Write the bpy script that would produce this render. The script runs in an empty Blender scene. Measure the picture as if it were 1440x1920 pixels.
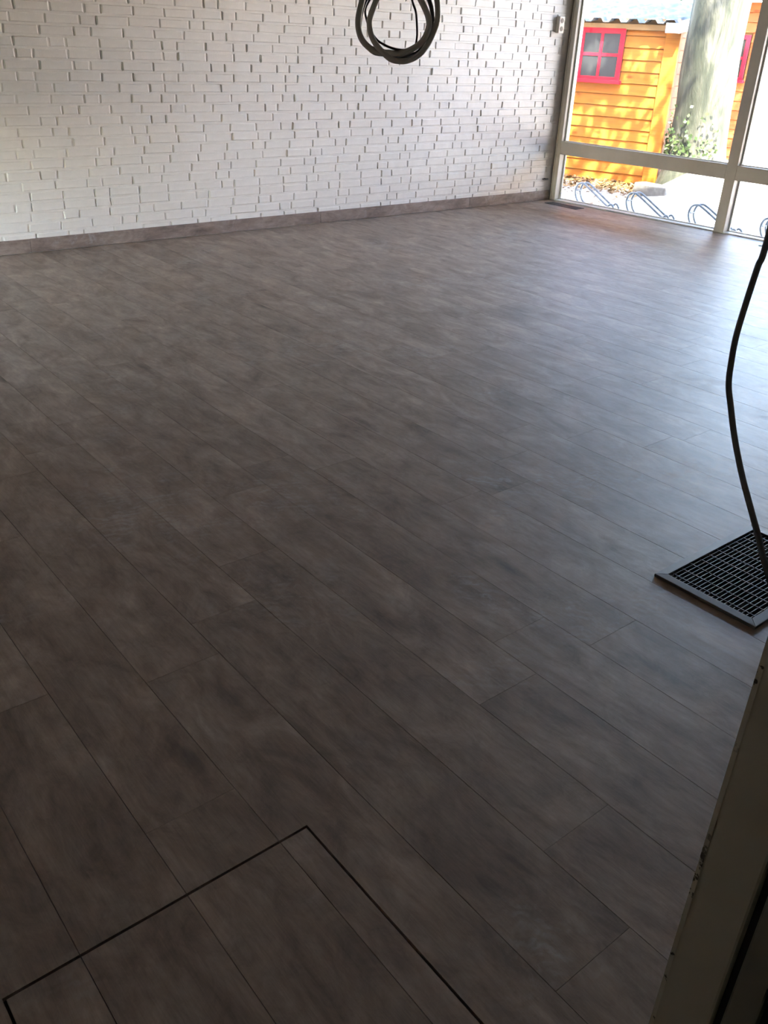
import bpy, math, random
from mathutils import Vector, Matrix
random.seed(11)
sc = bpy.context.scene
C = sc.collection

# ------------------------------------------------------------------ camera, sky, sun, exposure
CAM_H = 1.4
cam_d = bpy.data.cameras.new('camera'); cam = bpy.data.objects.new('camera', cam_d); C.objects.link(cam)
cam_d.sensor_fit = 'VERTICAL'; cam_d.sensor_height = 36.0; cam_d.lens = 1643.7/1920*36.0
cam_d.clip_start = .02; cam_d.clip_end = 200
_R = Vector((.77930053, -.62534805, .04037949)); _U = Vector((.27093581, .3943378, .87811815)); _F = Vector((.56505263, .67337769, -.47673684))
cam.matrix_world = Matrix(((_R.x, _U.x, -_F.x, 0), (_R.y, _U.y, -_F.y, 0), (_R.z, _U.z, -_F.z, CAM_H), (0, 0, 0, 1)))
sc.camera = cam

world = bpy.data.worlds.new('world'); sc.world = world; world.use_nodes = True
wn = world.node_tree.nodes; wl = world.node_tree.links
sky = wn.new('ShaderNodeTexSky'); sky.sky_type = 'NISHITA'; sky.sun_disc = False
sky.sun_elevation = math.radians(56); sky.sun_rotation = math.radians(225); sky.air_density = 1.0; sky.dust_density = .6
bg = wn['Background']; bg.inputs['Strength'].default_value = .80
wb = wn.new('ShaderNodeMixRGB'); wb.blend_type = 'MULTIPLY'; wb.inputs[0].default_value = 1; wb.inputs[2].default_value = (1.13, 1.0, .935, 1)   # the camera's daylight balance
wl.new(sky.outputs[0], wb.inputs[1]); wl.new(wb.outputs[0], bg.inputs['Color'])

sun_d = bpy.data.lights.new('sun', 'SUN'); sun = bpy.data.objects.new('sun', sun_d); C.objects.link(sun)
sun_d.energy = 9; sun_d.color = (1.0, .93, .80); sun_d.angle = math.radians(.6)
SUN = Vector((-.36, -.40, .84)).normalized()
sun.rotation_euler = SUN.to_track_quat('Z', 'Y').to_euler()

vs = sc.view_settings
vs.view_transform = 'Standard'; vs.look = 'None'; vs.gamma = 1.0; vs.use_curve_mapping = False; vs.exposure = 2.8
sc.cycles.max_bounces = 10; sc.cycles.diffuse_bounces = 6; sc.cycles.glossy_bounces = 4; sc.cycles.transparent_max_bounces = 12
sc.cycles.sample_clamp_indirect = 8
sc.cycles.caustics_reflective = False; sc.cycles.caustics_refractive = False

# ------------------------------------------------------------------ materials
def mat(name, col, rough=.6, metal=0, spec=.5):
    m = bpy.data.materials.new(name); m.use_nodes = True
    b = m.node_tree.nodes['Principled BSDF']
    b.inputs['Base Color'].default_value = (*col, 1); b.inputs['Roughness'].default_value = rough
    b.inputs['Metallic'].default_value = metal; b.inputs['Specular IOR Level'].default_value = spec
    return m
class NT:
    def __init__(s, m): s.t = m.node_tree; s.b = s.t.nodes['Principled BSDF']
    def n(s, typ, **kw):
        o = s.t.nodes.new('ShaderNode'+typ)
        for k, v in kw.items(): setattr(o, k, v)
        return o
    def l(s, a, b): s.t.links.new(a, b)
    def coord(s, kind='Object', scale=(1, 1, 1), loc=(0, 0, 0)):
        c = s.n('TexCoord'); mp = s.n('Mapping'); s.l(c.outputs[kind], mp.inputs['Vector'])
        mp.inputs['Scale'].default_value = scale; mp.inputs['Location'].default_value = loc
        return mp
    def noise(s, vec, scale, detail=4, rough=.55, dist=0):
        o = s.n('TexNoise'); s.l(vec, o.inputs['Vector'])
        o.inputs['Scale'].default_value = scale; o.inputs['Detail'].default_value = detail
        o.inputs['Roughness'].default_value = rough; o.inputs['Distortion'].default_value = dist
        return o.outputs['Fac']
    def ramp(s, fac, stops):
        r = s.n('ValToRGB'); s.l(fac, r.inputs['Fac']); e = r.color_ramp.elements
        while len(e) < len(stops): e.new(.5)
        for x, (p, c) in zip(e, stops): x.position = p; x.color = (*c, 1) if len(c) == 3 else c
        return r.outputs['Color']
    def mix(s, a, b, fac, mode='MIX'):
        x = s.n('MixRGB', blend_type=mode)
        for v, i in ((fac, 0), (a, 1), (b, 2)):
            if isinstance(v, (int, float)): x.inputs[i].default_value = v
            elif isinstance(v, tuple): x.inputs[i].default_value = (*v, 1)
            else: s.l(v, x.inputs[i])
        return x.outputs[0]
    def math(s, op, a, b=None):
        x = s.n('Math', operation=op)
        for v, i in ((a, 0), (b, 1)):
            if v is None: continue
            if isinstance(v, (int, float)): x.inputs[i].default_value = v
            else: s.l(v, x.inputs[i])
        return x.outputs[0]
    def bump(s, h, strength=.3, dist=.01):
        b = s.n('Bump'); b.inputs['Strength'].default_value = strength; b.inputs['Distance'].default_value = dist
        s.l(h, b.inputs['Height']); s.l(b.outputs[0], s.b.inputs['Normal'])
    def col(s, c): s.l(c, s.b.inputs['Base Color'])

def wood_floor(name, gain=1.0, along_x=False):
    m = mat(name, (.2, .17, .15), .42, 0, .38); t = NT(m)
    info = t.n('ObjectInfo'); c = t.n('TexCoord')
    off = t.n('CombineXYZ'); k = t.math('MULTIPLY', info.outputs['Random'], 37.0)
    t.l(k, off.inputs[0]); t.l(t.math('MULTIPLY', info.outputs['Random'], 91.0), off.inputs[1])
    add = t.n('VectorMath', operation='ADD'); t.l(off.outputs[0], add.inputs[1])
    if along_x:      # grain runs along the wall
        sp_ = t.n('SeparateXYZ'); cb_ = t.n('CombineXYZ'); t.l(c.outputs['Object'], sp_.inputs[0]); t.l(sp_.outputs[2], cb_.inputs[0]); t.l(sp_.outputs[0], cb_.inputs[1]); t.l(cb_.outputs[0], add.inputs[0])
    else: t.l(c.outputs['Object'], add.inputs[0])
    def sc_(v):
        mp = t.n('Mapping'); t.l(add.outputs[0], mp.inputs['Vector']); mp.inputs['Scale'].default_value = v; return mp.outputs[0]
    broad = t.noise(sc_((3.0, 1.25, 1)), 2.7, 6, .66, .7)
    grain = t.noise(sc_((26, 1.6, 1)), 3.0, 5, .6, .3)
    fine = t.noise(sc_((120, 5, 1)), 3.0, 3, .6)
    g = gain
    col = t.ramp(broad, [(.26, (.137*g, .099*g, .077*g)), (.44, (.225*g, .170*g, .134*g)), (.60, (.30*g, .234*g, .187*g)), (.78, (.40*g, .323*g, .262*g))])
    col = t.mix(col, t.ramp(grain, [(.3, (.72, .70, .69)), (.55, (1, 1, 1)), (.8, (1.12, 1.1, 1.07))]), .5, 'MULTIPLY')
    mott = t.noise(sc_((9, 4.5, 1)), 2.4, 6, .72, 1.0)
    col = t.mix(col, t.ramp(mott, [(.30, (.74, .73, .73)), (.5, (1, 1, 1)), (.72, (1.22, 1.20, 1.16))]), .85, 'MULTIPLY')
    col = t.mix(col, t.ramp(fine, [(.3, (.86, .86, .86)), (.6, (1.04, 1.04, 1.04))]), .7, 'MULTIPLY')
    # dark knots
    vor = t.n('TexVoronoi'); t.l(sc_((5.2, 1.5, 1)), vor.inputs['Vector']); vor.inputs['Scale'].default_value = 1.0
    warp = t.math('ADD', vor.outputs['Distance'], t.math('MULTIPLY', t.noise(sc_((22, 8, 1)), 2, 3), .16))
    col = t.mix(col, t.ramp(warp, [(.09, (.38, .36, .37)), (.25, (1, 1, 1))]), .9, 'MULTIPLY')
    # tone of the single plank
    tone = t.ramp(info.outputs['Random'], [(0, (.91, .90, .885)), (.5, (1, .98, .96)), (1, (1.08, 1.07, 1.06))])
    col = t.mix(col, tone, 1.0, 'MULTIPLY')
    # building dust, smears and shoe prints: continue across planks
    d1 = t.noise(c.outputs['Object'], 1.3, 4, .6, .6); d2 = t.noise(c.outputs['Object'], 9, 5, .7, 1.2)
    pr = t.n('TexWave', wave_type='RINGS', rings_direction='Z'); t.l(c.outputs['Object'], pr.inputs['Vector'])
    pr.inputs['Scale'].default_value = 11; pr.inputs['Distortion'].default_value = 9; pr.inputs['Detail'].default_value = 3; pr.inputs['Detail Scale'].default_value = 2.0
    dust = t.math('MULTIPLY', t.ramp(d1, [(.50, (0, 0, 0)), (.68, (1, 1, 1))]), t.ramp(d2, [(.46, (0, 0, 0)), (.66, (1, 1, 1))]))
    dust = t.math('MULTIPLY', dust, t.ramp(pr.outputs['Fac'], [(.2, (.25, .25, .25)), (.8, (1, 1, 1))]))
    col = t.mix(col, (.50, .47, .43), t.math('MULTIPLY', dust, .62))
    if along_x: col = t.mix(col, (.95, 1.0, 1.13), 1.0, 'MULTIPLY')      # the skirting is a cooler grey
    t.col(col)
    r = t.math('ADD', t.math('MULTIPLY', grain, .14), .42)
    t.l(t.math('ADD', r, t.math('MULTIPLY', dust, .2)), t.b.inputs['Roughness'])
    t.bump(t.math('ADD', grain, t.math('MULTIPLY', fine, .4)), .10, .002)
    return m
def painted_brick(name, col=(.86, .835, .80)):
    m = mat(name, col, .55); t = NT(m); c = t.coord('Object')
    n1 = t.noise(c.outputs[0], 14, 4, .6); n2 = t.noise(c.outputs[0], 90, 3, .6)
    t.col(t.ramp(n1, [(.3, tuple(x*.95 for x in col)), (.7, tuple(min(1, x*1.03) for x in col))]))
    t.bump(t.math('ADD', n1, t.math('MULTIPLY', n2, .35)), .30, .004)
    return m
def noisy(name, a, b, scale, rough=.7, bump=0, stretch=(1, 1, 1), metal=0, lo=.35, hi=.65, dist=0):
    m = mat(name, a, rough, metal); t = NT(m); c = t.coord('Object', stretch)
    n = t.noise(c.outputs[0], scale, 5, .6, dist); t.col(t.ramp(n, [(lo, a), (hi, b)]))
    if bump: t.bump(n, bump, .01)
    return m
def glass(name, tint=(1, 1, 1)):
    m = bpy.data.materials.new(name); m.use_nodes = True; nt = m.node_tree; nt.nodes.clear()
    o = nt.nodes.new('ShaderNodeOutputMaterial'); mx = nt.nodes.new('ShaderNodeMixShader'); tr = nt.nodes.new('ShaderNodeBsdfTransparent')
    gl = nt.nodes.new('ShaderNodeBsdfGlossy'); fr = nt.nodes.new('ShaderNodeFresnel'); fr.inputs['IOR'].default_value = 1.35
    gl.inputs['Roughness'].default_value = .02; tr.inputs['Color'].default_value = (*tint, 1)
    nt.links.new(fr.outputs[0], mx.inputs[0]); nt.links.new(tr.outputs[0], mx.inputs[1]); nt.links.new(gl.outputs[0], mx.inputs[2]); nt.links.new(mx.outputs[0], o.inputs['Surface'])
    return m
def shed_wood(name, a, b):
    m = mat(name, a, .6, 0, .2); t = NT(m); info = t.n('ObjectInfo'); c = t.n('TexCoord')
    off = t.n('CombineXYZ'); t.l(t.math('MULTIPLY', info.outputs['Random'], 50.0), off.inputs[0]); t.l(t.math('MULTIPLY', info.outputs['Random'], 23.0), off.inputs[2])
    add = t.n('VectorMath', operation='ADD'); t.l(c.outputs['Object'], add.inputs[0]); t.l(off.outputs[0], add.inputs[1])
    mp = t.n('Mapping'); t.l(add.outputs[0], mp.inputs['Vector']); mp.inputs['Scale'].default_value = (2, 2, 30)
    g = t.noise(mp.outputs[0], 2, 5, .6, .5)
    col = t.ramp(g, [(.3, a), (.7, b)])
    mp2 = t.n('Mapping'); t.l(add.outputs[0], mp2.inputs['Vector']); mp2.inputs['Scale'].default_value = (3.5, 3.5, 9)
    v = t.n('TexVoronoi'); t.l(mp2.outputs[0], v.inputs['Vector']); v.inputs['Scale'].default_value = 1
    col = t.mix(col, t.ramp(v.outputs['Distance'], [(.08, (.45, .35, .3)), (.2, (1, 1, 1))]), .8, 'MULTIPLY')
    col = t.mix(col, t.ramp(info.outputs['Random'], [(0, (.88, .86, .84)), (1, (1.1, 1.1, 1.08))]), 1, 'MULTIPLY')
    t.col(col); t.bump(g, .15, .004)
    return m

M = {}
M['plank'] = wood_floor('floor_plank_laminate', 1.16)
M['base'] = wood_floor('skirting_laminate', 1.15, True)
M['subfloor'] = mat('dark_joint', (.035, .028, .023), .9)
M['brick'] = painted_brick('white_painted_brick')
M['mortar'] = painted_brick('white_painted_mortar', (.85, .825, .79))
M['plaster'] = noisy('dull_plaster', (.33, .305, .265), (.38, .35, .31), 3, .8)
M['ceiling'] = noisy('brown_ceiling', (.15, .12, .088), (.19, .155, .115), 3, .8)
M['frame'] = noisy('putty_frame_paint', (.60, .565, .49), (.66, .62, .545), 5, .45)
M['bead'] = noisy('white_glazing_bead_paint', (.80, .79, .76), (.85, .84, .81), 5, .45)
M['glass'] = glass('window_glass', (.97, .985, .975))
M['conduit'] = noisy('dark_grey_conduit', (.040, .040, .043), (.06, .06, .062), 30, .42)
M['conduit_grey'] = noisy('grey_conduit', (.48, .47, .45), (.54, .53, .51), 30, .40)
M['wire'] = mat('black_cable', (.016, .015, .016), .4)
M['steel'] = noisy('brushed_steel', (.11, .107, .103), (.145, .142, .138), 8, .55, .05, (1, 1, 1), .3)
M['grill'] = noisy('dark_steel_slat', (.10, .095, .09), (.14, .135, .13), 20, .55, 0, (1, 1, 1), .2)
M['black'] = mat('dark_shaft', (.006, .006, .006), .9)
M['white_plastic'] = noisy('cream_plastic', (.70, .66, .58), (.74, .70, .62), 20, .35)
M['brown_plastic'] = mat('dark_socket_face', (.05, .035, .025), .4)
M['black_matte'] = mat('black_sealant_and_shade', (.02, .018, .016), .7)  # sealant; also stands in for shade by the door post
M['orange'] = shed_wood('orange_stained_board', (.28, .092, .012), (.40, .150, .020))
M['orange_dark'] = shed_wood('red_brown_board_and_side_shade', (.27, .066, .020), (.34, .095, .030))  # playhouse boards, and shed side boards with shade in the colour
M['red'] = noisy('red_gloss_paint', (.50, .012, .025), (.56, .02, .035), 6, .35)
M['roof'] = noisy('pale_corrugated_sheet', (.10, .115, .122), (.19, .21, .22), 4, .6, 0, (1, 1, 1), 0)
M['roof'].node_tree.nodes['Principled BSDF'].inputs['Specular IOR Level'].default_value = .03; M['roof'].node_tree.nodes['Principled BSDF'].inputs['Roughness'].default_value = .9
M['fascia'] = noisy('grey_barge_board', (.20, .225, .25), (.26, .285, .31), 4, .5)
M['beam'] = noisy('brown_eave_beam', (.28, .16, .06), (.36, .21, .085), 6, .6)
M['red'].node_tree.nodes['Principled BSDF'].inputs['Specular IOR Level'].default_value = .15
M['pane_dark'] = mat('dark_shed_pane', (.025, .027, .028), .06)
M['gravel'] = noisy('pale_yard_paving', (.62, .58, .51), (.74, .70, .62), 6, .85, .4)
M['lawn'] = noisy('grass', (.10, .115, .07), (.15, .16, .11), 20, .9, .5)
M['stone'] = noisy('grey_kerb_stone', (.10, .092, .08), (.17, .16, .145), 12, .85, .4)
M['galv'] = noisy('galvanised_tube', (.13, .145, .16), (.20, .215, .23), 25, .35, 0, (1, 1, 1), .7)
M['leaf_dry'] = noisy('dry_leaf', (.09, .045, .015), (.24, .14, .045), 3.1, .7, lo=.4, hi=.6)
M['leaf'] = noisy('green_leaf', (.025, .05, .010), (.055, .09, .02), 2.3, .6, lo=.4, hi=.6)
def bark():
    m = mat('smooth_pale_bark', (.4, .39, .3), .8); t = NT(m); c = t.coord('Object', (1, 1, .28))
    n1 = t.noise(c.outputs[0], 3.2, 6, .68, 1.2); n2 = t.noise(c.outputs[0], 16, 5, .7, .5)
    col = t.ramp(n1, [(.34, (.010, .013, .006)), (.46, (.028, .032, .018)), (.55, (.055, .056, .038)), (.70, (.15, .145, .115))])
    col = t.mix(col, t.ramp(n2, [(.3, (.55, .55, .5)), (.6, (1.05, 1.05, 1.05))]), .8, 'MULTIPLY')
    t.col(col); t.bump(t.math('ADD', n1, n2), .5, .03); return m
M['bark'] = bark()
def brickwork(name):
    m = mat(name, (.5, .3, .22), .85); t = NT(m); c = t.coord('Object', (1, 1, 1))
    sep = t.n('SeparateXYZ'); t.l(c.outputs[0], sep.inputs[0]); cmb = t.n('CombineXYZ')
    t.l(sep.outputs[1], cmb.inputs[0]); t.l(sep.outputs[2], cmb.inputs[1])
    b = t.n('TexBrick'); t.l(cmb.outputs[0], b.inputs['Vector']); b.inputs['Scale'].default_value = 1
    b.inputs['Brick Width'].default_value = .22; b.inputs['Row Height'].default_value = .065; b.inputs['Mortar Size'].default_value = .008
    b.inputs['Color1'].default_value = (.56, .43, .36, 1); b.inputs['Color2'].default_value = (.50, .37, .30, 1); b.inputs['Mortar'].default_value = (.52, .48, .43, 1)
    t.l(b.outputs['Color'], t.b.inputs['Base Color']); return m
M['far_brick'] = brickwork('sunlit_red_brickwork')
def worn_paint():
    m = mat('chipped_jamb_paint', (.40, .37, .30), .5); t = NT(m); c = t.coord('Object')
    n = t.noise(c.outputs[0], 26, 4, .7); n2 = t.noise(c.outputs[0], 2.2, 2, .5)
    f = t.math('MULTIPLY', t.ramp(n, [(.57, (0, 0, 0)), (.60, (1, 1, 1))]), t.ramp(n2, [(.40, (.0, .0, .0)), (.5, (1, 1, 1))]))
    t.col(t.mix((.50, .47, .39), (.03, .022, .016), f)); return m
M['chipped'] = worn_paint()
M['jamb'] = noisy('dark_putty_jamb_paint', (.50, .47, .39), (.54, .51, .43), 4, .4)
M['roof_tile'] = noisy('added_roof_tile', (.05, .042, .038), (.08, .065, .055), 6, .8)
M['door_dark'] = noisy('dim_door_paint', (.22, .215, .18), (.26, .25, .21), 4, .5)

# ------------------------------------------------------------------ geometry helpers
class MB:
    def __init__(s): s.v = []; s.f = []
    def quad(s, a, b, c, d):
        i = len(s.v); s.v += [tuple(a), tuple(b), tuple(c), tuple(d)]; s.f.append((i, i+1, i+2, i+3))
    def hexa(s, p):   # 8 points: bottom ring then top ring
        i = len(s.v); s.v += [tuple(q) for q in p]
        s.f += [(i+3, i+2, i+1, i), (i+4, i+5, i+6, i+7)] + [(i+k, i+(k+1) % 4, i+4+(k+1) % 4, i+4+k) for k in range(4)]
        return s
    def box(s, x0, x1, y0, y1, z0, z1, fn=None):
        p = [(x0, y0, z0), (x1, y0, z0), (x1, y1, z0), (x0, y1, z0), (x0, y0, z1), (x1, y0, z1), (x1, y1, z1), (x0, y1, z1)]
        return s.hexa([fn(*q) for q in p] if fn else p)
    def tube(s, path, r, n=8, cap=True):
        path = [Vector(p) for p in path]; N = len(path); t0 = (path[1]-path[0]).normalized()
        up = Vector((0, 0, 1)) if abs(t0.z) < .9 else Vector((1, 0, 0)); nrm = t0.cross(up).normalized(); i0 = len(s.v)
        for k, p in enumerate(path):
            t = (path[min(k+1, N-1)]-path[max(k-1, 0)]).normalized(); nrm = (nrm-t*nrm.dot(t)).normalized(); bi = t.cross(nrm)
            rr = r[k] if isinstance(r, (list, tuple)) else r
            for a in range(n):
                q = p+rr*(math.cos(a*2*math.pi/n)*nrm+math.sin(a*2*math.pi/n)*bi); s.v.append(tuple(q))
        for k in range(N-1):
            for a in range(n):
                b = (a+1) % n; s.f.append((i0+k*n+a, i0+k*n+b, i0+(k+1)*n+b, i0+(k+1)*n+a))
        if cap: s.f.append(tuple(i0+a for a in reversed(range(n)))); s.f.append(tuple(i0+(N-1)*n+a for a in range(n)))
        return s
    def mesh(s, name, smooth=False):
        me = bpy.data.meshes.new(name); me.from_pydata(s.v, [], s.f); me.update()
        if smooth:
            for p in me.polygons: p.use_smooth = True
        return me
    def build(s, name, m, parent=None, smooth=False, bevel=0, base=None):
        if base is not None: s.v = [(x-base[0], y-base[1], z-base[2]) for x, y, z in s.v]
        me = s.mesh(name, smooth); me.materials.append(M[m]); o = bpy.data.objects.new(name, me); C.objects.link(o)
        if base is not None: o.location = base
        if parent: o.parent = parent
        if bevel:
            b = o.modifiers.new('bevel', 'BEVEL'); b.width = bevel; b.segments = 2; b.limit_method = 'ANGLE'
        return o
def empty(name, loc=(0, 0, 0)):
    o = bpy.data.objects.new(name, None); C.objects.link(o); o.location = loc; o.empty_display_size = .1; return o
def tag(o, label, cat, group=None, kind=None):
    o['label'] = label; o['category'] = cat
    if group: o['group'] = group
    if kind: o['kind'] = kind
    return o
def struct(o, label, cat): return tag(o, label, cat, None, 'structure')
def spline(pts, sub=8):
    pts = [Vector(p) for p in pts]; P = [2*pts[0]-pts[1]]+pts+[2*pts[-1]-pts[-2]]; out = []
    for i in range(1, len(P)-2):
        a, b, c, d = P[i-1:i+3]
        for k in range(sub):
            t = k/sub; out.append(.5*((2*b)+(c-a)*t+(2*a-5*b+4*c-d)*t*t+(3*b-a-3*c+d)*t*t*t))
    out.append(pts[-1]); return out
def child_at(o, p):      # parent o to p keeping o's world placement (p is unrotated)
    o.parent = p; o.location = Vector(o.location)-Vector(p.location)

# ------------------------------------------------------------------ room dimensions
YB = 6.26           # brick wall face
XL = -.75           # left wall face
YF = .19            # room face of the wall with the doorway is at .31
CEIL = 2.62
WX0, WY0 = 7.255, 6.26
_wd = Vector((.036, -1)).normalized(); _wo = Vector((-_wd.y, _wd.x))     # along the glazed wall, and outward
def W(s, d, z): return (WX0+_wd.x*s+_wo.x*d, WY0+_wd.y*s+_wo.y*d, z)
GZ = -.1            # yard level

# ------------------------------------------------------------------ floor of planks
GR = (2.078, 2.612, .862, 1.196)          # floor grate outer
HA = (.112, .700, .44, 1.031)             # hatch
fl = MB(); 
def sub_rects(rects, hole):
    out = []
    for x0, x1, y0, y1 in rects:
        a, b, c, d = hole
        if x1 <= a or x0 >= b or y1 <= c or y0 >= d: out.append((x0, x1, y0, y1)); continue
        if x0 < a: out.append((x0, a, y0, y1))
        if x1 > b: out.append((b, x1, y0, y1))
        m0, m1 = max(x0, a), min(x1, b)
        if y0 < c: out.append((m0, m1, y0, c))
        if y1 > d: out.append((m0, m1, d, y1))
    return out
floor = MB()
for r in sub_rects([(XL, 7.50, -1.6, YB)], (GR[0]+.02, GR[1]-.02, GR[2]+.02, GR[3]-.02)): floor.box(r[0], r[1], r[2], r[3], -.06, -.0095)
floor = floor.build('floor', 'subfloor')
struct(floor, 'grey-brown wooden plank floor covering the whole room', 'floor')
PW = .2011; X0 = 1.041-9*PW; GAP = .0007; LEN = 1.285
HG = .0052
anchor = {2.45: 2.05, 1.445: 1.247}
row = 0; x = X0; npl = 0
ghole = (GR[0]+.006, GR[1]-.006, GR[2]+.006, GR[3]-.006)
hhole = (HA[0]-HG, HA[1]+HG, HA[2]-HG, HA[3]+HG)
while x < 7.49:
    ph = random.uniform(0, LEN)
    for ax, ay in ((2.249, 2.05), (1.445, 1.247), (2.65, 2.04), (1.845, .62)):
        if abs(x-ax) < .02: ph = (ay+1.6) % LEN
    y = -1.6-LEN+ph
    while y < YB-.012:
        y0, y1 = max(y, -1.6), min(y+LEN, YB-.012); xa, xb = max(x, XL), min(x+PW, 7.49)
        if y1-y0 > .02 and xb-xa > .01:
            rs = [(xa+GAP, xb-GAP, y0+.0004, y1-.0004)]
            for h in (ghole, hhole): rs = sub_rects(rs, h)
            # stop at the glazed wall, which stands a little out of square
            b = MB()
            for q in rs:
                if q[1] > 7.2:
                    lim = lambda yy: WX0+.036*(WY0-yy)+.002
                    e = [(q[0], q[2]), (min(q[1], lim(q[2])), q[2]), (min(q[1], lim(q[3])), q[3]), (q[0], q[3])]
                    if e[1][0] <= q[0]+.004: continue
                    b.hexa([(*p, -.009) for p in e]+[(*p, 0) for p in e])
                else: b.box(*q, -.009, 0)
            if b.f: b.build('plank', 'plank', floor); npl += 1
        y += LEN
    x += PW; row += 1

# baseboard along the brick wall, in lengths
bb = MB().box(.0, 7.21, YB-.011, YB-.001, .002, .012).build('baseboard_back', 'subfloor')
struct(bb, 'grey-brown skirting board along the foot of the white brick wall', 'baseboard')
for xa, xb in ((XL+.001, 1.99), (1.992, 4.40), (4.402, 6.12), (6.122, 7.235)):
    MB().box(xa, xb, YB-.0145, YB+.001, .0025, .0915).build('skirting_length', 'base', bb, bevel=.0015)

# ------------------------------------------------------------------ brick wall
wall = MB().box(XL, 7.40, YB+.0045, YB+.12, -.05, CEIL)
for k in range(-1, 39):      # bed joints filled almost flush by many coats of paint
    zz = .028+.066*(k+.5); wall.box(XL, 7.238, YB-.0016, YB+.006, zz-.0062, zz+.0062)
wall = wall.build('wall_back', 'mortar')
struct(wall, 'white painted brick wall at the far side of the room', 'wall')
def brick_mesh(L, h):
    b = MB(); c = .0042; j = lambda a: random.uniform(-a, a)
    hx, hz = L/2, h/2; cor = [(-hx, -hz), (hx, -hz), (hx, hz), (-hx, hz)]
    cor = [(px+j(.0022), pz+j(.0018)) for px, pz in cor]
    back = [(px, .012, pz) for px, pz in cor]; rim = [(px, .0012+j(.0006), pz) for px, pz in cor]
    fr = [(px*(1-c*1.5/hx)+j(.0008), -.0024+j(.0008), pz*(1-c*1.5/hz)+j(.0006)) for px, pz in cor]
    b.v = back+rim+fr
    for k in range(4):
        n = (k+1) % 4; b.f += [(k, n, 4+n, 4+k), (4+k, 4+n, 8+n, 8+k)]
    b.f.append((8, 9, 10, 11)); return b
SL, HL, JT = .2120, .1010, .0105; CO = .0660
stretch = [brick_mesh(SL, CO-JT) for _ in range(10)]; head = [brick_mesh(HL, CO-JT) for _ in range(6)]
def meshes(l):
    out = []
    for b in l: me = b.mesh('brick'); me.materials.append(M['brick']); out.append(me)
    return out
sm, hm = meshes(stretch), meshes(head)
anch = {21: 3.70, 15: 3.587, 12: 3.547, 9: 3.50, 14: 5.99}
bricks = []
for k in range(0, 39):
    z = .028+CO*k; seq = []; n = 0; x = 7.235-random.uniform(0, .22); run = random.randint(0, 3)
    prev_left = x
    first = 7.238-x
    if first > .05: seq.append((7.238-(first-JT)/2-.0, first-JT, 'cut'))
    while x > XL+.1:
        if run >= random.choice((2, 3, 4, 5)): L, kind = HL, 'h'; run = 0
        else: L, kind = SL, 's'; run += 1
        seq.append((x-JT/2-L/2, L, kind)); x -= L+JT
    for xc, L, kind in seq:
        pr = random.gauss(0, .0014); rz = random.gauss(0, .004); ry = random.gauss(0, .005); zc = z+random.gauss(0, .0009)
        bricks.append((xc, zc, pr, rz, ry, L, kind))
def project(p):
    q = Vector(p)-Vector((0, 0, CAM_H)); w = q.dot(_F)
    return 720+1643.7*q.dot(_R)/w, 960-1643.7*q.dot(_U)/w, w
def px_area(b):
    u, v, w = project((b[0], YB, b[1]))
    if not (10 < u < 1055 and 8 < v < 470) or b[1] < .10: return 0
    return b[5]/w/w*(CO)
order = sorted(range(len(bricks)), key=lambda i: -px_area(bricks[i])); single = set(order[:300])
rest = MB()
for i, (xc, zc, pr, rz, ry, L, kind) in enumerate(bricks):
    mw = Matrix.Translation((xc, YB+pr, zc)) @ Matrix.Rotation(rz, 4, 'Z') @ Matrix.Rotation(ry, 4, 'Y')
    if i in single and kind != 'cut':
        o = bpy.data.objects.new('brick', random.choice(sm if kind == 's' else hm)); C.objects.link(o); o.matrix_world = mw; o.parent = wall
    else:
        src = random.choice(stretch if kind == 's' else head) if kind != 'cut' else brick_mesh(L, CO-JT); j = len(rest.v)
        rest.v += [tuple(mw @ Vector(p)) for p in src.v]; rest.f += [tuple(a+j for a in f) for f in src.f]
ro = rest.build('bricks', 'brick', wall); ro['kind'] = 'stuff'; ro['label'] = 'remaining white painted bricks of the wall'

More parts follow.
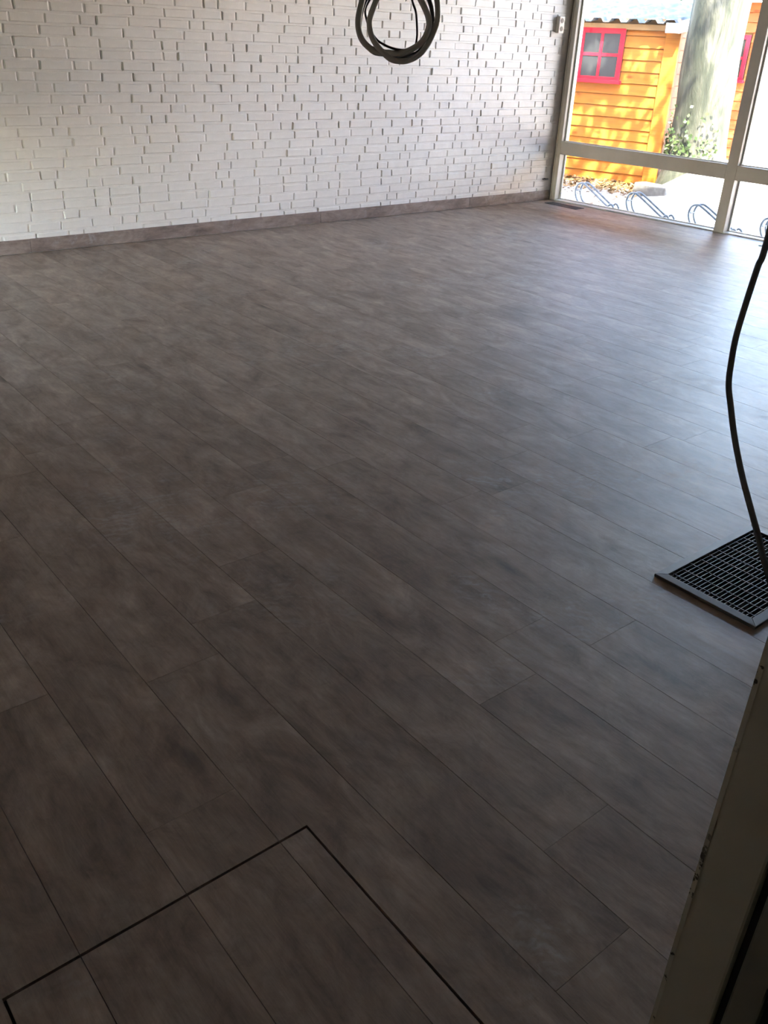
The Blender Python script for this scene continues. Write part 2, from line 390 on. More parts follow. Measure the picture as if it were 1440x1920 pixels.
# ------------------------------------------------------------------ glazed wall on the right
S_END = 3.82; HEAD = 2.40  # glazing cut short, unseen solid wall beyond, to darken the foreground
wr = MB().box(-.02, S_END+.05, -.02, .16, HEAD+.07, CEIL, lambda s, d, z: W(s, d, z)).box(S_END+.09, 6.15, -.0, .16, -.05, CEIL, lambda s, d, z: W(s, d, z)).build('wall_right', 'plaster')
struct(wr, 'plastered wall above and right of the tall windows', 'wall')
bays = [(.030, .078, 1.880), (1.880, 1.976, S_END)]
wlab = ['putty-painted window bay beside the white brick wall, facing the orange shed', 'window bay right of the thick mullion, glaring with sunlight']
for i, (s0, s1, s2) in enumerate(bays):
    m = MB().box(s0, s1, 0, .11, 0, HEAD, lambda s, d, z: W(s, d, z)); o = m.build('window_%d' % (i+1), 'frame', bevel=.003)
    struct(o, wlab[i], 'window')
    bx = lambda a, b, c, d, z0, z1: MB().box(a, b, c, d, z0, z1, lambda s, dd, z: W(s, dd, z))
    bx(s1, s2, .0, .11, .440, .556).build('transom', 'frame', o, bevel=.003)
    bx(s1, s2, .0, .11, HEAD-.06, HEAD+.07).build('window_head', 'frame', o, bevel=.003)
    bx(s1, s2, -.004, .12, -.045, .011).build('window_sill', 'bead', o, bevel=.002)
    for (z0, z1, dg) in ((.556, HEAD-.06, .062), (.011, .440, .092)):
        gp = bx(s1+.004, s2-.004, dg, dg+.006, z0+.004, z1-.004).build('glass_pane', 'glass', o)
        bm = MB(); t = .012; fn = lambda s, dd, z: W(s, dd, z)
        bm.box(s1, s1+t, dg-.014, dg, z0, z1, fn); bm.box(s2-t, s2, dg-.014, dg, z0, z1, fn)
        bm.box(s1+t, s2-t, dg-.014, dg, z0, z0+t*.7, fn); bm.box(s1+t, s2-t, dg-.014, dg, z1-t, z1, fn)
        bm.build('glazing_bead', 'bead', o)
# end post and sealant strip in the corner by the bricks
o = MB().box(S_END, S_END+.09, 0, .11, 0, HEAD, lambda s, d, z: W(s, d, z)).build('trim_1', 'frame', bevel=.003); struct(o, 'end post of the glazed wall beyond the right edge of the view', 'post')
o = MB().box(.0, .030, .012, .10, 0, HEAD, lambda s, d, z: W(s, d, z)).build('trim_2', 'black_matte'); struct(o, 'dark gap strip between the bricks and the window post', 'trim')
MB().box(.010, .026, .002, .03, 0, HEAD, lambda s, d, z: W(s, d, z)).build('cover_strip', 'frame', o, bevel=.002)

# ------------------------------------------------------------------ left wall with its window, doorway wall, hall, ceiling
LW0, LW1, LWT = 4.5, 6.1, 1.0
w = MB(); T = .14
w.box(XL-T, XL, .31, LW0, -.05, CEIL); w.box(XL-T, XL, LW1, YB+.12, -.05, CEIL); w.box(XL-T, XL, LW0, LW1, LWT, CEIL)
struct(w.build('wall_left', 'plaster'), 'plastered wall on the left with a tall window', 'wall')
o = MB().box(XL-.10, XL-.02, LW0, LW0+.07, 0, LWT).build('window_3', 'frame', bevel=.003); struct(o, 'tall window in the left wall lighting the brick wall', 'window')
for a, b in ((LW1-.07, LW1), ((LW0+LW1)/2-.04, (LW0+LW1)/2+.04)): MB().box(XL-.10, XL-.02, a, b, 0, LWT).build('window_post', 'frame', o, bevel=.003)
MB().box(XL-.10, XL-.02, LW0, LW1, -.04, .05).build('window_sill', 'frame', o); MB().box(XL-.10, XL-.02, LW0, LW1, LWT-.06, LWT).build('window_head', 'frame', o)
for a, b in ((LW0+.07, (LW0+LW1)/2-.04), ((LW0+LW1)/2+.04, LW1-.07)): MB().box(XL-.065, XL-.059, a, b, .05, LWT-.06).build('glass_pane', 'glass', o)
DX0, DX1, DH = -.30, .80, 2.10
w = MB(); w.box(XL-T, DX0, .19, .31, -.05, CEIL); w.box(DX1+.06, 7.62, .19, .31, -.05, CEIL); w.box(DX0, DX1+.06, .19, .31, DH, CEIL)
struct(w.build('wall_front', 'plaster'), 'wall with the doorway through which the room is seen', 'wall')
w = MB(); w.box(XL-T, XL, -1.7, .19, -.05, CEIL); struct(w.build('wall_hall_left', 'plaster'), 'left wall of the dim hall behind the doorway', 'wall')
w = MB(); w.box(1.6, 1.74, -1.7, .19, -.05, CEIL); struct(w.build('wall_hall_right', 'plaster'), 'right wall of the dim hall behind the doorway', 'wall')
w = MB(); w.box(XL-T, 1.74, -1.74, -1.6, -.05, CEIL); struct(w.build('wall_hall_back', 'plaster'), 'end wall of the dim hall behind the doorway', 'wall')
struct(MB().box(XL-1.3, 7.80, -1.74, YB+.3, CEIL, CEIL+.18).build('ceiling', 'ceiling'), 'brown ceiling above the room', 'ceiling')  # overhangs the left wall, unseen, to keep sun out of its window
rf = MB()      # unseen pitched roof, added to block sky light on the shed front
for xa, za, xb, zb in ((7.75, CEIL+.16, 3.2, 5.9), (3.2, 5.9, -2.1, CEIL+.16)):
    rf.hexa([(xa, -1.74, za), (xa, 14, za), (xb, 14, zb), (xb, -1.74, zb), (xa, -1.74, za+.12), (xa, 14, za+.12), (xb, 14, zb+.12), (xb, -1.74, zb+.12)])
struct(rf.build('roof', 'roof_tile'), 'added unseen pitched roof over the room, blocking sky from the shed', 'roof')
gb = MB()  # gable ends closing the added roof
for y_ in (-1.74, 13.8):
    i = len(gb.v); gb.v += [(7.6, y_, CEIL+.18), (3.2, y_, 5.85), (-2.0, y_, CEIL+.18), (7.6, y_+.1, CEIL+.18), (3.2, y_+.1, 5.85), (-2.0, y_+.1, CEIL+.18)]
    gb.f += [(i, i+1, i+2), (i+5, i+4, i+3), (i, i+3, i+4, i+1), (i+1, i+4, i+5, i+2), (i+2, i+5, i+3, i)]
struct(MB().box(-.9, 7.36, YB+.13, 13.9, GZ, CEIL+.18).build('wall_neighbour_added', 'far_brick'), 'added unseen brick block behind the white bricks, hiding sky from the shed', 'wall')  # unseen block added to hide horizon sky from the shed panes
struct(gb.build('wall_gable_added', 'far_brick'), 'added brick gables closing the ends of the unseen roof', 'wall')
# door frame at the right edge of the view
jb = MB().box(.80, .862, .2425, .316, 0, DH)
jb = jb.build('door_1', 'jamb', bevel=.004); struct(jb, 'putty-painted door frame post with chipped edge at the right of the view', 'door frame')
e = MB()
N = 60
for k in range(N):
    z0, z1 = DH*k/N, DH*(k+1)/N; a0 = .0032
    e.quad((.7992, .316-a0-.0022, z0), (.7992, .316-a0-.0022, z1), (.7992+.0012, .3172, z1), (.7992+.0012, .3172, z0))
    e.quad((.7992+.0012, .3172, z0), (.7992+.0012, .3172, z1), (.806, .3174, z1), (.806, .3174, z0))
e.build('worn_edge', 'chipped', jb)['label'] = 'chipped edge with dark bare wood'
MB().box(.812, .862, .2300, .2425, 0, DH).build('rebate', 'black_matte', jb)  # black fill for the shadow in the groove
MB().box(.806, .862, .1945, .2330, 0, DH).build('door_stop', 'door_dark', jb, bevel=.003)
MB().box(.82, .93, .16, .1945, 0, DH).build('hall_shade_strip', 'black_matte', jb)  # black strip standing in for the unlit hall wall
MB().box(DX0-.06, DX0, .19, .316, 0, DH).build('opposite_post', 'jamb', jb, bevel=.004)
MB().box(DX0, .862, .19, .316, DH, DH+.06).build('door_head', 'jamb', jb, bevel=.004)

# ------------------------------------------------------------------ yard
MB().box(7.38, 40, -25, 35, GZ-.1, GZ).build('ground', 'gravel'); struct(bpy.data.objects['ground'], 'pale sunlit yard paving outside the windows', 'ground')
o = MB().box(-40, XL-.16, -25, 35, GZ-.1, GZ).build('lawn_ground', 'lawn'); struct(o, 'green lawn outside the left window', 'ground')

# ------------------------------------------------------------------ hatch
t = empty('floor_hatch', ((HA[0]+HA[1])/2, (HA[2]+HA[3])/2, 0)); tag(t, 'square access hatch of matching planks set flush in the floor', 'hatch')
o = MB().box(HA[0]+.02, HA[1]-.02, HA[2]+.02, HA[3]-.02, -.0094, -.0088).build('backing', 'black', base=t.location); o.parent = t; o.location = (0, 0, 0)
xs = [HA[0]]+[1.041-k*PW for k in (4, 3, 2)]+[HA[1]]
for a, b in zip(xs[:-1], xs[1:]):
    p = MB().box(a+(GAP if a > HA[0] else 0), b-(GAP if b < HA[1] else 0), HA[2], HA[3], -.0087, -.0006).build('hatch_plank', 'plank'); p.parent = t; p.matrix_parent_inverse = Matrix.Translation(-t.location)

# ------------------------------------------------------------------ floor grate
x0, x1, y0, y1 = GR
t = empty('floor_grate', ((x0+x1)/2, (y0+y1)/2, 0)); tag(t, 'steel floor grate with black slats below the hanging cable', 'floor grate')
def kid(m, name, ma, bevel=0, smooth=False):
    o = m.build(name, ma, None, smooth, bevel); o.parent = t; o.matrix_parent_inverse = Matrix.Translation(-t.location); return o
fw = .028
def rail(ax, ay, bx_, by, ix, iy, jx, jy):   # mitred frame rail, outer edge a-b, inner edge i-j
    m = MB(); m.hexa([(ax, ay, .0005), (bx_, by, .0005), (jx, jy, .0005), (ix, iy, .0005), (ax, ay, .011), (bx_, by, .011), (jx, jy, .013), (ix, iy, .013)]); return m
kid(rail(x0, y0, x1, y0, x0+fw, y0+fw, x1-fw, y0+fw), 'frame_rail', 'steel', .0015); kid(rail(x1, y0, x1, y1, x1-fw, y0+fw, x1-fw, y1-fw), 'frame_rail', 'steel', .0015)
kid(rail(x1, y1, x0, y1, x1-fw, y1-fw, x0+fw, y1-fw), 'frame_rail', 'steel', .0015); kid(rail(x0, y1, x0, y0, x0+fw, y1-fw, x0+fw, y0+fw), 'frame_rail', 'steel', .0015)
sh = MB(); a, b, c, d = x0+.024, x1-.024, y0+.024, y1-.024
sh.box(a-.004, a, c, d, -.30, .002); sh.box(b, b+.004, c, d, -.30, .002); sh.box(a, b, c-.004, c, -.30, .002); sh.box(a, b, d, d+.004, -.30, .002); sh.box(a, b, c, d, -.304, -.30)
kid(sh, 'shaft', 'black')
n = 20; iy0, iy1 = y0+fw, y1-fw
sl = MB().box(x0+fw-.002, x1-fw+.002, -.0012, .0012, -.012, .0075).mesh('slat'); sl.materials.append(M['grill'])
for k in range(n):
    o = bpy.data.objects.new('slat', sl); C.objects.link(o); o.parent = t; o.location = (-t.location.x, iy0+(iy1-iy0)*(k+.5)/n-t.location.y, 0)
rd = MB().box(-.0012, .0012, iy0-.002, iy1+.002, .003, .0085).mesh('cross_rod'); rd.materials.append(M['grill'])
for k in range(10):
    o = bpy.data.objects.new('cross_rod', rd); C.objects.link(o); o.parent = t; o.location = (x0+fw+(x1-x0-2*fw)*(k+.5)/10-t.location.x, -t.location.y, 0)

# small convector vents in the floor by the glass
def vent(yc, label, L=.40):
    global t
    xw = WX0+.036*(WY0-yc)
    t = empty('floor_vent', (xw-.17, yc, 0)); tag(t, label, 'floor vent', 'vents along the windows')
    hx, hy = .062, L/2; cx, cy = t.location.x, t.location.y
    kid(MB().box(cx-hx, cx+hx, cy-hy, cy+hy, .0004, .0022), 'shade_sheet', 'black')  # black sheet standing in for the dark hollow under the slats
    f = MB(); f.box(cx-hx, cx+hx, cy-hy, cy-hy+.008, .0004, .005); f.box(cx-hx, cx+hx, cy+hy-.008, cy+hy, .0004, .005); f.box(cx-hx, cx-hx+.008, cy-hy, cy+hy, .0004, .005); f.box(cx+hx-.008, cx+hx, cy-hy, cy+hy, .0004, .005)
    kid(f, 'frame', 'grill')
    for k in range(7): kid(MB().box(cx-hx+.012+k*.0155, cx-hx+.012+k*.0155+.005, cy-hy+.008, cy+hy-.008, .002, .0046), 'slat', 'grill')
vent(5.91, 'dark floor vent in the corner by the brick wall')
vent(3.62, 'dark floor vent at the right edge beyond the mullion')

# ------------------------------------------------------------------ wall socket and small fixings
t = empty('wall_socket', (7.10, YB-.005, 1.558)); tag(t, 'cream double wall socket on the white bricks near the window', 'socket')
cx, cy, cz = t.location
kid(MB().box(cx-.038, cx+.038, cy-.034, cy+.004, cz-.068, cz+.068), 'housing', 'white_plastic', .006)
for dz in (-.033, .033):
    m = MB(); m.tube([(cx, cy-.0335, cz+dz), (cx, cy-.0352, cz+dz)], .021, 20); kid(m, 'outlet', 'brown_plastic')
t = empty('wall_bolt', (7.16, YB, .20)); tag(t, 'small black bolt stub low on the bricks beside the window post', 'bolt')
kid(MB().tube([(7.15, YB+.004, .205), (7.15, YB-.03, .205)], .006, 8), 'shank', 'black_matte'); kid(MB().tube([(7.11, YB-.02, .205), (7.19, YB-.02, .203)], .005, 8), 'cross_pin', 'black_matte')

# ------------------------------------------------------------------ coil of conduit hanging from the ceiling
D = 2.95; az = math.radians(39.53); hd = Vector((math.sin(az), math.cos(az), 0)); rt = Vector((math.cos(az), -math.sin(az), 0))
o3 = Vector((0, 0, CAM_H))+Vector((.73409438, .88943805, .02879933)).normalized()*D
SC = D*.867/1643.7/5.143; SCV = D*.752/1643.7/5.143
def cp(zx, zy, dep=0):      # plane of the coil
    u, v = (zx-658)*SC, -(zy-77)*SCV; ro_ = math.radians(-2.6)
    return o3+rt*(u*math.cos(ro_)-v*math.sin(ro_))+Vector((0, 0, 1))*(u*math.sin(ro_)+v*math.cos(ro_))+hd*dep
def strand(pts, dep0, dep1):
    return spline([cp(x, y, dep0+(dep1-dep0)*i/(len(pts)-1)) for i, (x, y) in enumerate(pts)], 8)
t = empty('cable_coil', cp(658, 620)); tag(t, 'coil of grey and black electrical conduit hanging from above before the brick wall', 'cable coil')
topx, topy = 640, -420
tk = 30*SC; 
kid(MB().tube(strand([(topx+30, topy), (470, -330), (350, -150), (285, 120), (275, 270), (310, 400), (380, 480), (470, 525), (600, 528), (720, 515), (830, 460), (920, 370), (962, 240), (950, 140), (900, 40), (820, -90), (740, -250), (topx, topy)], .0, .012), tk, 10), 'grey_conduit_loop', 'conduit_grey', 0, True)
kid(MB().tube(strand([(topx, topy), (560, -280), (470, -60), (410, 110), (385, 230), (405, 350), (460, 450), (540, 530), (620, 588), (700, 600), (790, 585), (890, 520), (960, 420), (1005, 310), (1036, 190), (1035, 60), (1000, -90), (900, -260), (760, -380), (topx+20, topy)], -.022, .03), tk*.92, 10), 'grey_conduit_loop', 'conduit_grey', 0, True)
kid(MB().tube(strand([(topx+10, topy+10), (500, -280), (350, -20), (290, 200), (300, 370), (360, 470), (450, 540), (560, 548), (680, 562), (790, 540), (890, 490), (970, 370), (1000, 220), (985, 80), (940, -40), (840, -220), (topx+20, topy)], .030, .042), tk*.72, 8), 'dark_conduit_loop', 'conduit', 0, True)
kid(MB().tube(strand([(topx, topy), (460, -150), (372, 10), (330, 120), (350, 220), (395, 320), (460, 405), (540, 452), (640, 482), (740, 486), (830, 462), (900, 395), (975, 250), (990, 110), (930, -40), (800, -230), (topx+20, topy)], .052, .058), 11*SC, 8), 'thin_cable', 'wire', 0, True)
kid(MB().tube(strand([(700, -300), (760, -80), (790, 10), (825, 90), (846, 200), (860, 330), (855, 425)], .06, .05), 11*SC, 8), 'thin_cable', 'wire', 0, True)
e = cp(topx, topy); kid(MB().tube(spline([e-Vector((0, 0, .03)), e+Vector((.01, 0, .06)), Vector((e.x+.02, e.y+.01, (e.z+CEIL)/2)), Vector((e.x, e.y, CEIL+.004))], 8), tk*.9, 10), 'drop_conduit', 'conduit_grey', 0, True)
kid(MB().tube([cp(topx-60, topy-20, -.03), cp(topx-62, topy+20, .03), cp(topx+60, topy+24, .06), cp(topx+80, topy-16, .0), cp(topx-60, topy-20, -.03)], .006, 6), 'tie', 'wire')

# ------------------------------------------------------------------ hanging cable at the right
rays = [((.991, .523, -.184), 2.650), ((.973, .517, -.214), 2.650), ((.951, .509, -.252), 2.650), ((.932, .501, -.284), 2.650), ((.920, .493, -.311), 2.645), ((.911, .485, -.333), 2.635),
        ((.906, .474, -.354), 2.62), ((.900, .457, -.386), 2.585), ((.895, .435, -.423), 2.53), ((.892, .414, -.455), 2.475), ((.890, .394, -.486), 2.42), ((.888, .381, -.507), 2.375)]
pts = []
for d, rho in rays:
    k = rho/math.hypot(d[0], d[1]); pts.append(Vector((d[0]*k, d[1]*k, CAM_H+d[2]*k)))
top = pts[0]
pts = [Vector((2.36, 1.25, CEIL+.004)), Vector((2.352, 1.245, 2.0)), Vector((2.356, 1.243, 1.4))]+pts+[Vector((2.155, .87, .09)), Vector((2.16, .80, .024)), Vector((2.21, .70, .0092)), Vector((2.36, .60, .0092)), Vector((2.55, .56, .0092))]
o = MB().tube(spline(pts, 8), .0088, 12).build('hanging_cable', 'conduit', None, True, 0, (2.356, 1.24, 0)); tag(o, 'dark grey cable hanging in a bend down to the floor grate', 'cable')

# ------------------------------------------------------------------ orange shed
SB = Vector((9.6478, 6.8663, 0)); a_ = math.radians(-18); sd = Vector((math.sin(a_), math.cos(a_), 0)); sn = Vector((math.cos(a_), -math.sin(a_), 0))
SW = 1.62           # left end
def S(s, d, z): return tuple(SB+sd*s+sn*d+Vector((0, 0, z)))
t = empty('garden_shed', S(.7, 0, GZ)); tag(t, 'orange board garden shed with red window and corrugated roof', 'shed')
m = MB(); th_ = math.tan(math.radians(6.6)); m.hexa([S(-.12, .05, GZ), S(SW, .05, GZ), S(SW, 2.4, GZ), S(-.12, 2.4, GZ), S(-.12, .05, 1.640+.19*th_), S(SW, .05, 1.640+.19*th_), S(SW, 2.4, 1.640+2.54*th_), S(-.12, 2.4, 1.640+2.54*th_)]); kid(m, 'shed_core', 'beam')
kid(MB().box(-.12, SW, .052, .09, 1.60, 1.70, S), 'eave_filler', 'beam')
WS0, WS1, WZ0, WZ1 = .478, 1.030, 1.035, 1.590
PB = .1250
for k in range(14):
    z0 = -.105+PB*k+.003; z1 = min(-.105+PB*(k+1)-.003, 1.575)
    segs = [(.0, SW)] if (z1 < WZ0+.02 or z0 > WZ1) else [(.0, WS0+.01), (WS1-.01, SW)]
    if z1-z0 < .02: continue
    for p, q in segs:
        # shiplap board: lower edge proud, top edge tucked in
        m = MB(); m.hexa([S(p, .002, z0), S(q, .002, z0), S(q, .05, z0), S(p, .05, z0), S(p, .016, z1), S(q, .016, z1), S(q, .05, z1), S(p, .05, z1)])
        kid(m, 'front_board', 'orange')
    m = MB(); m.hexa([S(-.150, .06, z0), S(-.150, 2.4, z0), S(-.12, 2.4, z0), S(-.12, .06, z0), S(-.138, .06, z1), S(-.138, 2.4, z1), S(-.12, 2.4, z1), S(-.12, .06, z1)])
    kid(m, 'side_board', 'orange_dark')  # redder, darker than the front boards: side shade put into the colour
kid(MB().box(-.165, .004, -.018, .062, GZ+.005, 1.62, S), 'corner_post', 'orange', .004)
kid(MB().box(-.165, SW+.05, -.03, .05, 1.580, 1.640, S), 'eave_beam', 'beam', .004)
# red window
wf = kid(MB().box(WS0, WS1, -.02, .04, WZ0, WZ1, S), 'shed_window', 'pane_dark')
wf.scale = (1, 1, 1)
def sub(m, name, ma, par, bevel=0):
    o = m.build(name, ma, None, False, bevel); o.parent = par; o.matrix_parent_inverse = (Matrix.Translation(t.location) @ Matrix.Identity(4)).inverted() @ Matrix.Translation(t.location) if False else Matrix.Identity(4); return o
def red_window(par, F, s0, s1, z0, z1, cols=2, fwid=.055):
    d0 = -.036
    for a, b, c, d in ((s0, s0+fwid, z0, z1), (s1-fwid, s1, z0, z1)): sub(MB().box(a, b, d0, -.015, c, d, F), 'frame_stile', 'red', par, .003)
    sub(MB().box(s0+fwid, s1-fwid, d0, -.015, z1-fwid, z1, F), 'frame_rail', 'red', par, .003); sub(MB().box(s0+fwid, s1-fwid, d0, -.015, z0, z0+fwid*.8, F), 'frame_rail', 'red', par, .003)
    sub(MB().box(s0-.03, s1+.02, d0-.035, -.01, z0-.028, z0+.012, F), 'window_ledge', 'red', par, .003)
    cs, cz = (s0+s1)/2, (z0+z1)/2
    sub(MB().box(cs-.016, cs+.016, d0+.004, -.015, z0+fwid*.8, z1-fwid, F), 'muntin', 'red', par); sub(MB().box(s0+fwid, s1-fwid, d0+.005, -.015, cz-.016, cz+.016, F), 'muntin', 'red', par)
    for a, b in ((s0+fwid, cs-.016), (cs+.016, s1-fwid)):
        for c, d in ((z0+fwid*.8, cz-.016), (cz+.016, z1-fwid)): sub(MB().box(a, b, -.024, -.0195, c, d, F), 'pane', 'pane_dark', par)
red_window(wf, S, WS0, WS1, WZ0, WZ1)
# corrugated roof: sheet profile repeated along the eave, rising away
TH = math.tan(math.radians(6.6)); pitch = .215; prof = [(0, 0), (.045, 0), (.075, .038), (.165, .038), (.195, 0)]
RS0, RS1, RD = -.175, SW+.22, 2.7
def roofpt(s, d, h): return Vector(S(s, d, 1.648+h+(d+.14)*TH))
nsheet = 3; per = math.ceil((RS1-RS0)/pitch)
sheet_edges = [0, 3, 6, per]
for a, b in zip(sheet_edges[:-1], sheet_edges[1:]):
    line = [(RS0+k*pitch+px, h) for k in range(a, b) for px, h in prof]+[(RS0+b*pitch, 0)]
    m = MB()
    for (s0, h0), (s1, h1) in zip(line[:-1], line[1:]):
        m.hexa([roofpt(s0, -.14, h0), roofpt(s1, -.14, h1), roofpt(s1, RD, h1), roofpt(s0, RD, h0), roofpt(s0, -.14, h0+.005), roofpt(s1, -.14, h1+.005), roofpt(s1, RD, h1+.005), roofpt(s0, RD, h0+.005)])
    kid(m, 'corrugated_sheet', 'roof')
m = MB(); q0, q1 = RS0-.012, RS0+.012
m.hexa([roofpt(q0, -.15, -.09), roofpt(q1, -.15, -.09), roofpt(q1, RD, -.09), roofpt(q0, RD, -.09), roofpt(q0, -.15, .03), roofpt(q1, -.15, .03), roofpt(q1, RD, .03), roofpt(q0, RD, .03)]); kid(m, 'barge_board', 'fascia')
kid(MB().box(RS0+.01, -.02, -.155, -.13, 1.56, 1.66, S), 'eave_board_end', 'fascia')

# second shed behind the trunk
S2B = Vector((12.874, 7.596, 0))
def S2(s, d, z): return tuple(S2B+sd*s+sn*d+Vector((0, 0, z)))
t = empty('playhouse', S2(.7, 0, GZ)); tag(t, 'red-orange wooden playhouse with red window, mostly behind the tree trunk', 'playhouse')
kid(MB().box(-.08, 1.6, .04, 2.2, GZ, 2.02, S2), 'shed_core', 'beam')
for k in range(17):
    z0 = -.1+PB*k+.003; z1 = -.1+PB*(k+1)-.003
    segs = [(-.1, 1.6)] if (z1 < 1.05 or z0 > 1.62) else [(-.1, .12), (.70, 1.6)]
    for p, q in segs:
        m = MB(); m.hexa([S2(p, .002, z0), S2(q, .002, z0), S2(q, .05, z0), S2(p, .05, z0), S2(p, .016, z1), S2(q, .016, z1), S2(q, .05, z1), S2(p, .05, z1)]); kid(m, 'front_board', 'orange_dark')
wf = kid(MB().box(.13, .69, -.02, .04, 1.04, 1.62, S2), 'shed_window', 'pane_dark'); red_window(wf, S2, .13, .69, 1.04, 1.62)
m = MB(); m.hexa([S2(-.25, -.2, 2.03), S2(1.8, -.2, 2.03), S2(1.8, 2.3, 2.5), S2(-.25, 2.3, 2.5), S2(-.25, -.2, 2.09), S2(1.8, -.2, 2.09), S2(1.8, 2.3, 2.56), S2(-.25, 2.3, 2.56)]); kid(m, 'roof', 'fascia')

# ------------------------------------------------------------------ trees
def leaves(m, centre, rad, n, size, flat=1.0, rnd=random):
    c = Vector(centre)
    for _ in range(n):
        d = Vector((rnd.gauss(0, 1), rnd.gauss(0, 1), rnd.gauss(0, 1))).normalized()*(rnd.random()**.45)
        p = c+Vector((d.x*rad[0], d.y*rad[1], d.z*rad[2])); u = Vector((rnd.gauss(0, 1), rnd.gauss(0, 1), rnd.gauss(0, .5))).normalized()
        v = u.cross(Vector((rnd.gauss(0, 1), rnd.gauss(0, 1), rnd.gauss(0, 1)))).normalized(); s_ = size*rnd.uniform(.7, 1.4)
        m.quad(p-u*s_, p+v*s_*.5, p+u*s_, p-v*s_*.5)
def TP(s_, d, z): return S(s_, d, z)
t = empty('tree', TP(-.575, .22, GZ)); tag(t, 'thick pale-barked tree trunk standing between shed and playhouse', 'tree')
path = [TP(-.565, .10, -.05), TP(-.565, .10, .15), TP(-.56, .095, .45), TP(-.555, .06, .8), TP(-.555, .0, 1.2), TP(-.56, -.06, 1.7), TP(-.59, -.12, 2.4), TP(-.64, -.1, 3.2), TP(-.66, -.12, 4.2)]
rad = [.42, .355, .325, .312, .306, .305, .31, .30, .26]
sp = spline(path, 10); rr = []
for i in range(len(sp)):
    f = min(i/10, len(rad)-1.001); a = int(f); rr.append(rad[a]*(1-f+a)+rad[a+1]*(f-a))
tm = MB().tube(sp, rr, 48)
import mathutils
nv = []
for i, v in enumerate(tm.v):
    v = Vector(v); cxy = Vector(sp[min(i//48, len(sp)-1)]); n_ = mathutils.noise.noise(Vector((v.x*3, v.y*3, v.z*1.1)))+.5*mathutils.noise.noise(Vector((v.x*8, v.y*8, v.z*3))); d_ = (v-cxy); d_.z = 0; nv.append(tuple(v+d_.normalized()*n_*.022))
tm.v = nv; kid(tm, 'trunk', 'bark', 0, True)
TT = Vector(TP(-.65, -.11, 3.6))
ends = [TT+Vector(q) for q in ((-2.2, -.8, 1.7), (1.6, -.5, 2.0), (.4, 1.8, 2.2), (-.5, .35, 1.8))]  # crown lobes above view, placed to shade the shed front and roof
for q in ends: kid(MB().tube(spline([TT, TT.lerp(q, .45)+Vector((0, 0, .15)), q], 6), [.2-.012*i for i in range(13)], 10), 'branch', 'bark', 0, True)
rl = random.Random(5); cr = MB()
for q, r, n in ((ends[0], (1.25, 1.2, .8), 480), (ends[1], (1.5, 1.5, 1.0), 700), (ends[2], (1.5, 1.6, 1.1), 700), (ends[3], (1.4, 1.4, .7), 1100)): leaves(cr, q, r, n, .10, 1, rl)
iv = MB()
for _ in range(420):      # ivy clinging to the foot of the trunk
    zz = .2+abs(rl.gauss(0, .22)); aa = rl.uniform(-2.3, .9); k_ = min(int((zz+.05)/.1*2.2), len(sp)-1)
    cc = Vector(TP(-.56, .10-.1*max(0, zz-.4), zz)); dd = Vector((math.cos(aa+math.pi*1.1), math.sin(aa+math.pi*1.1), 0)); pnt = cc+dd*(.345+rl.uniform(0, .03))
    uu = Vector((rl.gauss(0, 1), rl.gauss(0, 1), rl.gauss(0, 1))).normalized()*.026; vv = uu.cross(dd).normalized()*.02; iv.quad(pnt-uu, pnt+vv, pnt+uu, pnt-vv)
o = kid(iv, 'ivy', 'leaf'); o['kind'] = 'stuff'
o = kid(cr, 'foliage', 'leaf'); o['kind'] = 'stuff'
# dark trees far behind the shed
t = empty('background_tree', (15.5, 13.5, GZ)); tag(t, 'dark green tree behind the corrugated shed roof', 'tree')
kid(MB().tube([(15.5, 13.5, GZ), (15.5, 13.6, 2.5), (15.4, 13.6, 4)], [.25, .2, .12], 10), 'trunk', 'bark', 0, True)
m = MB(); leaves(m, (15.5, 13.5, 3.4), (2.6, 2.6, 2.6), 5000, .16, 1, rl); o = kid(m, 'foliage', 'leaf'); o['kind'] = 'stuff'

mc = Vector(S(-.92, .10, GZ)); mm = MB(); NR, NA = 12, 40
mm.v.append((mc.x, mc.y, GZ+.38))
for i in range(1, NR+1):
    for j in range(NA):
        a = j*2*math.pi/NA; f = i/NR; ext = 1.0; hgt = .38*(1-f*f)**2+.012*mathutils.noise.noise(Vector((i*.7, j*.5, 0)))*(1-f)
        p = mc+sn*(math.cos(a)*f*1.5)+sd*(math.sin(a)*f*(.85 if math.sin(a) > 0 else 1.5)); mm.v.append((p.x, p.y, GZ+hgt-(.01 if i == NR else 0)))
for j in range(NA):
    mm.f.append((0, 1+j, 1+(j+1) % NA))
    for i in range(NR-1): q = 1+i*NA; mm.f.append((q+j, q+NA+j, q+NA+(j+1) % NA, q+(j+1) % NA))
o = mm.build('ground_mound', 'gravel', None, True); struct(o, 'low sunlit earth mound around the foot of the tree', 'mound')

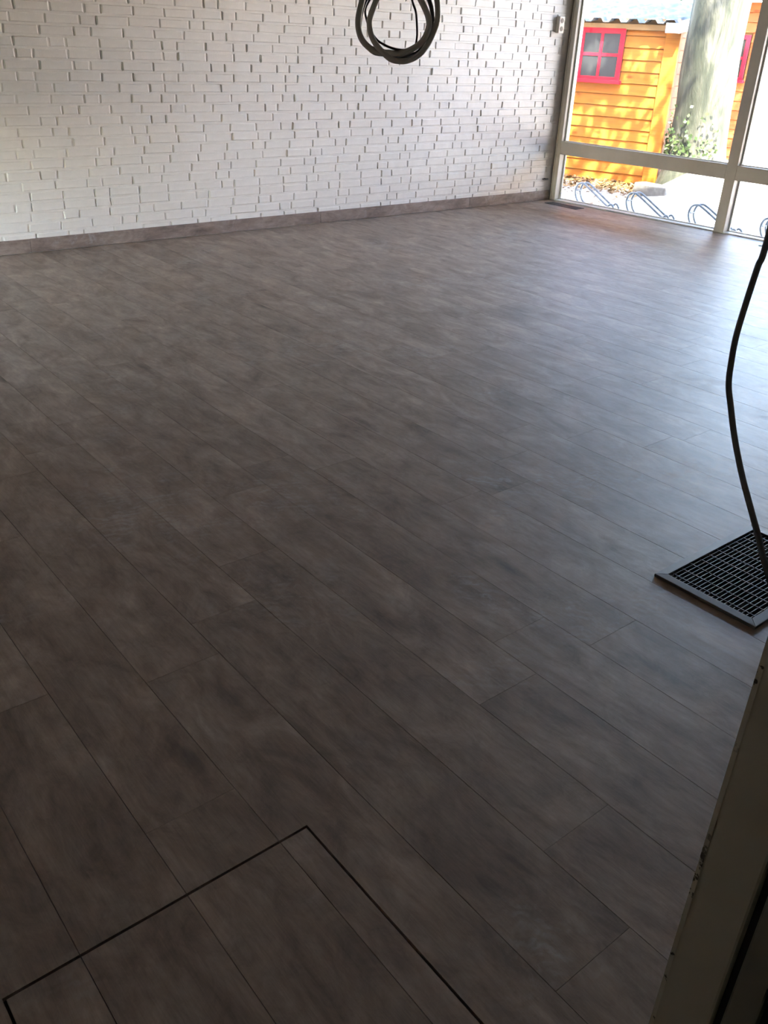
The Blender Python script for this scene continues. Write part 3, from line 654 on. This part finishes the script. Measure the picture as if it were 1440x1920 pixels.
# ------------------------------------------------------------------ garden wall, kerb block, leaves, bicycle racks
o = MB().box(15.4, 15.62, -6, 6.9, GZ, 3.6).build('garden_wall', 'far_brick'); tag(o, 'sunlit pinkish brick wall beyond the yard, seen through the right-hand pane', 'wall')  # brick wall built taller to block low sky from the windows
m = MB(); L0 = Vector((9.12, 6.53, GZ)); L1 = Vector((9.05, 6.02, GZ)); dv = (L1-L0).normalized(); pv = Vector((-dv.y, dv.x, 0))
pp = [L0-pv*.10, L1-pv*.10, L1+pv*.10, L0+pv*.10]; m.hexa(list(pp)+[q+Vector((0, 0, .135))+(Vector((9.085, 6.27, GZ))-q)*.06 for q in pp])
o = m.build('kerb_block', 'stone', None, False, .015); tag(o, 'weathered grey stone block lying beside the shed corner', 'stone block')
rl = random.Random(9); m = MB()
for _ in range(2600):
    s_ = rl.uniform(-.3, 1.9); d_ = -abs(rl.gauss(0, .55))-.01; c = Vector(S(s_, d_, GZ))
    if c.x < 7.45: continue
    a = rl.uniform(0, 6.28); sz = rl.uniform(.015, .04); u = Vector((math.cos(a), math.sin(a), rl.uniform(-.5, .5)))*sz; v = Vector((-math.sin(a), math.cos(a), rl.uniform(-.5, .5)))*sz*.6; c.z += .018+abs(rl.gauss(0, .012))
    m.quad(c-u, c+v, c+u, c-v)
o = m.build('leaf_litter', 'leaf_dry'); tag(o, 'dry brown leaves scattered on the ground before the shed', 'leaves', None, 'stuff')

def rack():
    r_ = .011; t_ = empty('bicycle_rack', (0, 0, 0)); out = t_
    def tubep(off):
        # side view in (u along -y, z): foot, tall rounded hoop, straight slope down, low rear hoop
        prof = [(.10, 0), (.02, .03), (-.03, .11), (-.015, .185), (.05, .215), (.12, .20), (.30, .125), (.47, .055), (.52, .075), (.56, .06), (.60, .0)]
        return spline([(off, -u, z) for u, z in prof], 6)
    for off in (-.035, .035):
        o = MB().tube(tubep(off), r_, 8).build('wheel_tube', 'galv', t_, True)
    for u, z in ((-.03, .13), (.50, .06)): MB().tube([(-.035, -u, z), (.035, -u, z)], r_*.8, 8).build('cross_bar', 'galv', t_, True)
    MB().tube([(-.05, -.10, .008), (.05, -.10, .008)], r_, 8).build('foot_bar', 'galv', t_, True)
    return t_
proto = rack()
rl_ = ['galvanised bicycle rack nearest the brick wall, amid dry leaves', 'galvanised bicycle rack in front of the grey stone block', 'galvanised bicycle rack just left of the thick window mullion', 'galvanised bicycle rack right of the thick window mullion']
for i, (x_, y_) in enumerate(((7.88, 6.37), (7.86, 5.68), (7.84, 4.93), (7.85, 4.18))):
    if i == 0: q = proto
    else:
        q = proto.copy(); C.objects.link(q)
        for ch in proto.children:
            c2 = ch.copy(); C.objects.link(c2); c2.parent = q
    q.location = (x_, y_, GZ); q.rotation_euler.z = math.radians(-9); tag(q, rl_[i], 'bicycle rack', 'bicycle racks outside the glass')
print('planks', npl, 'bricks', len(bricks))
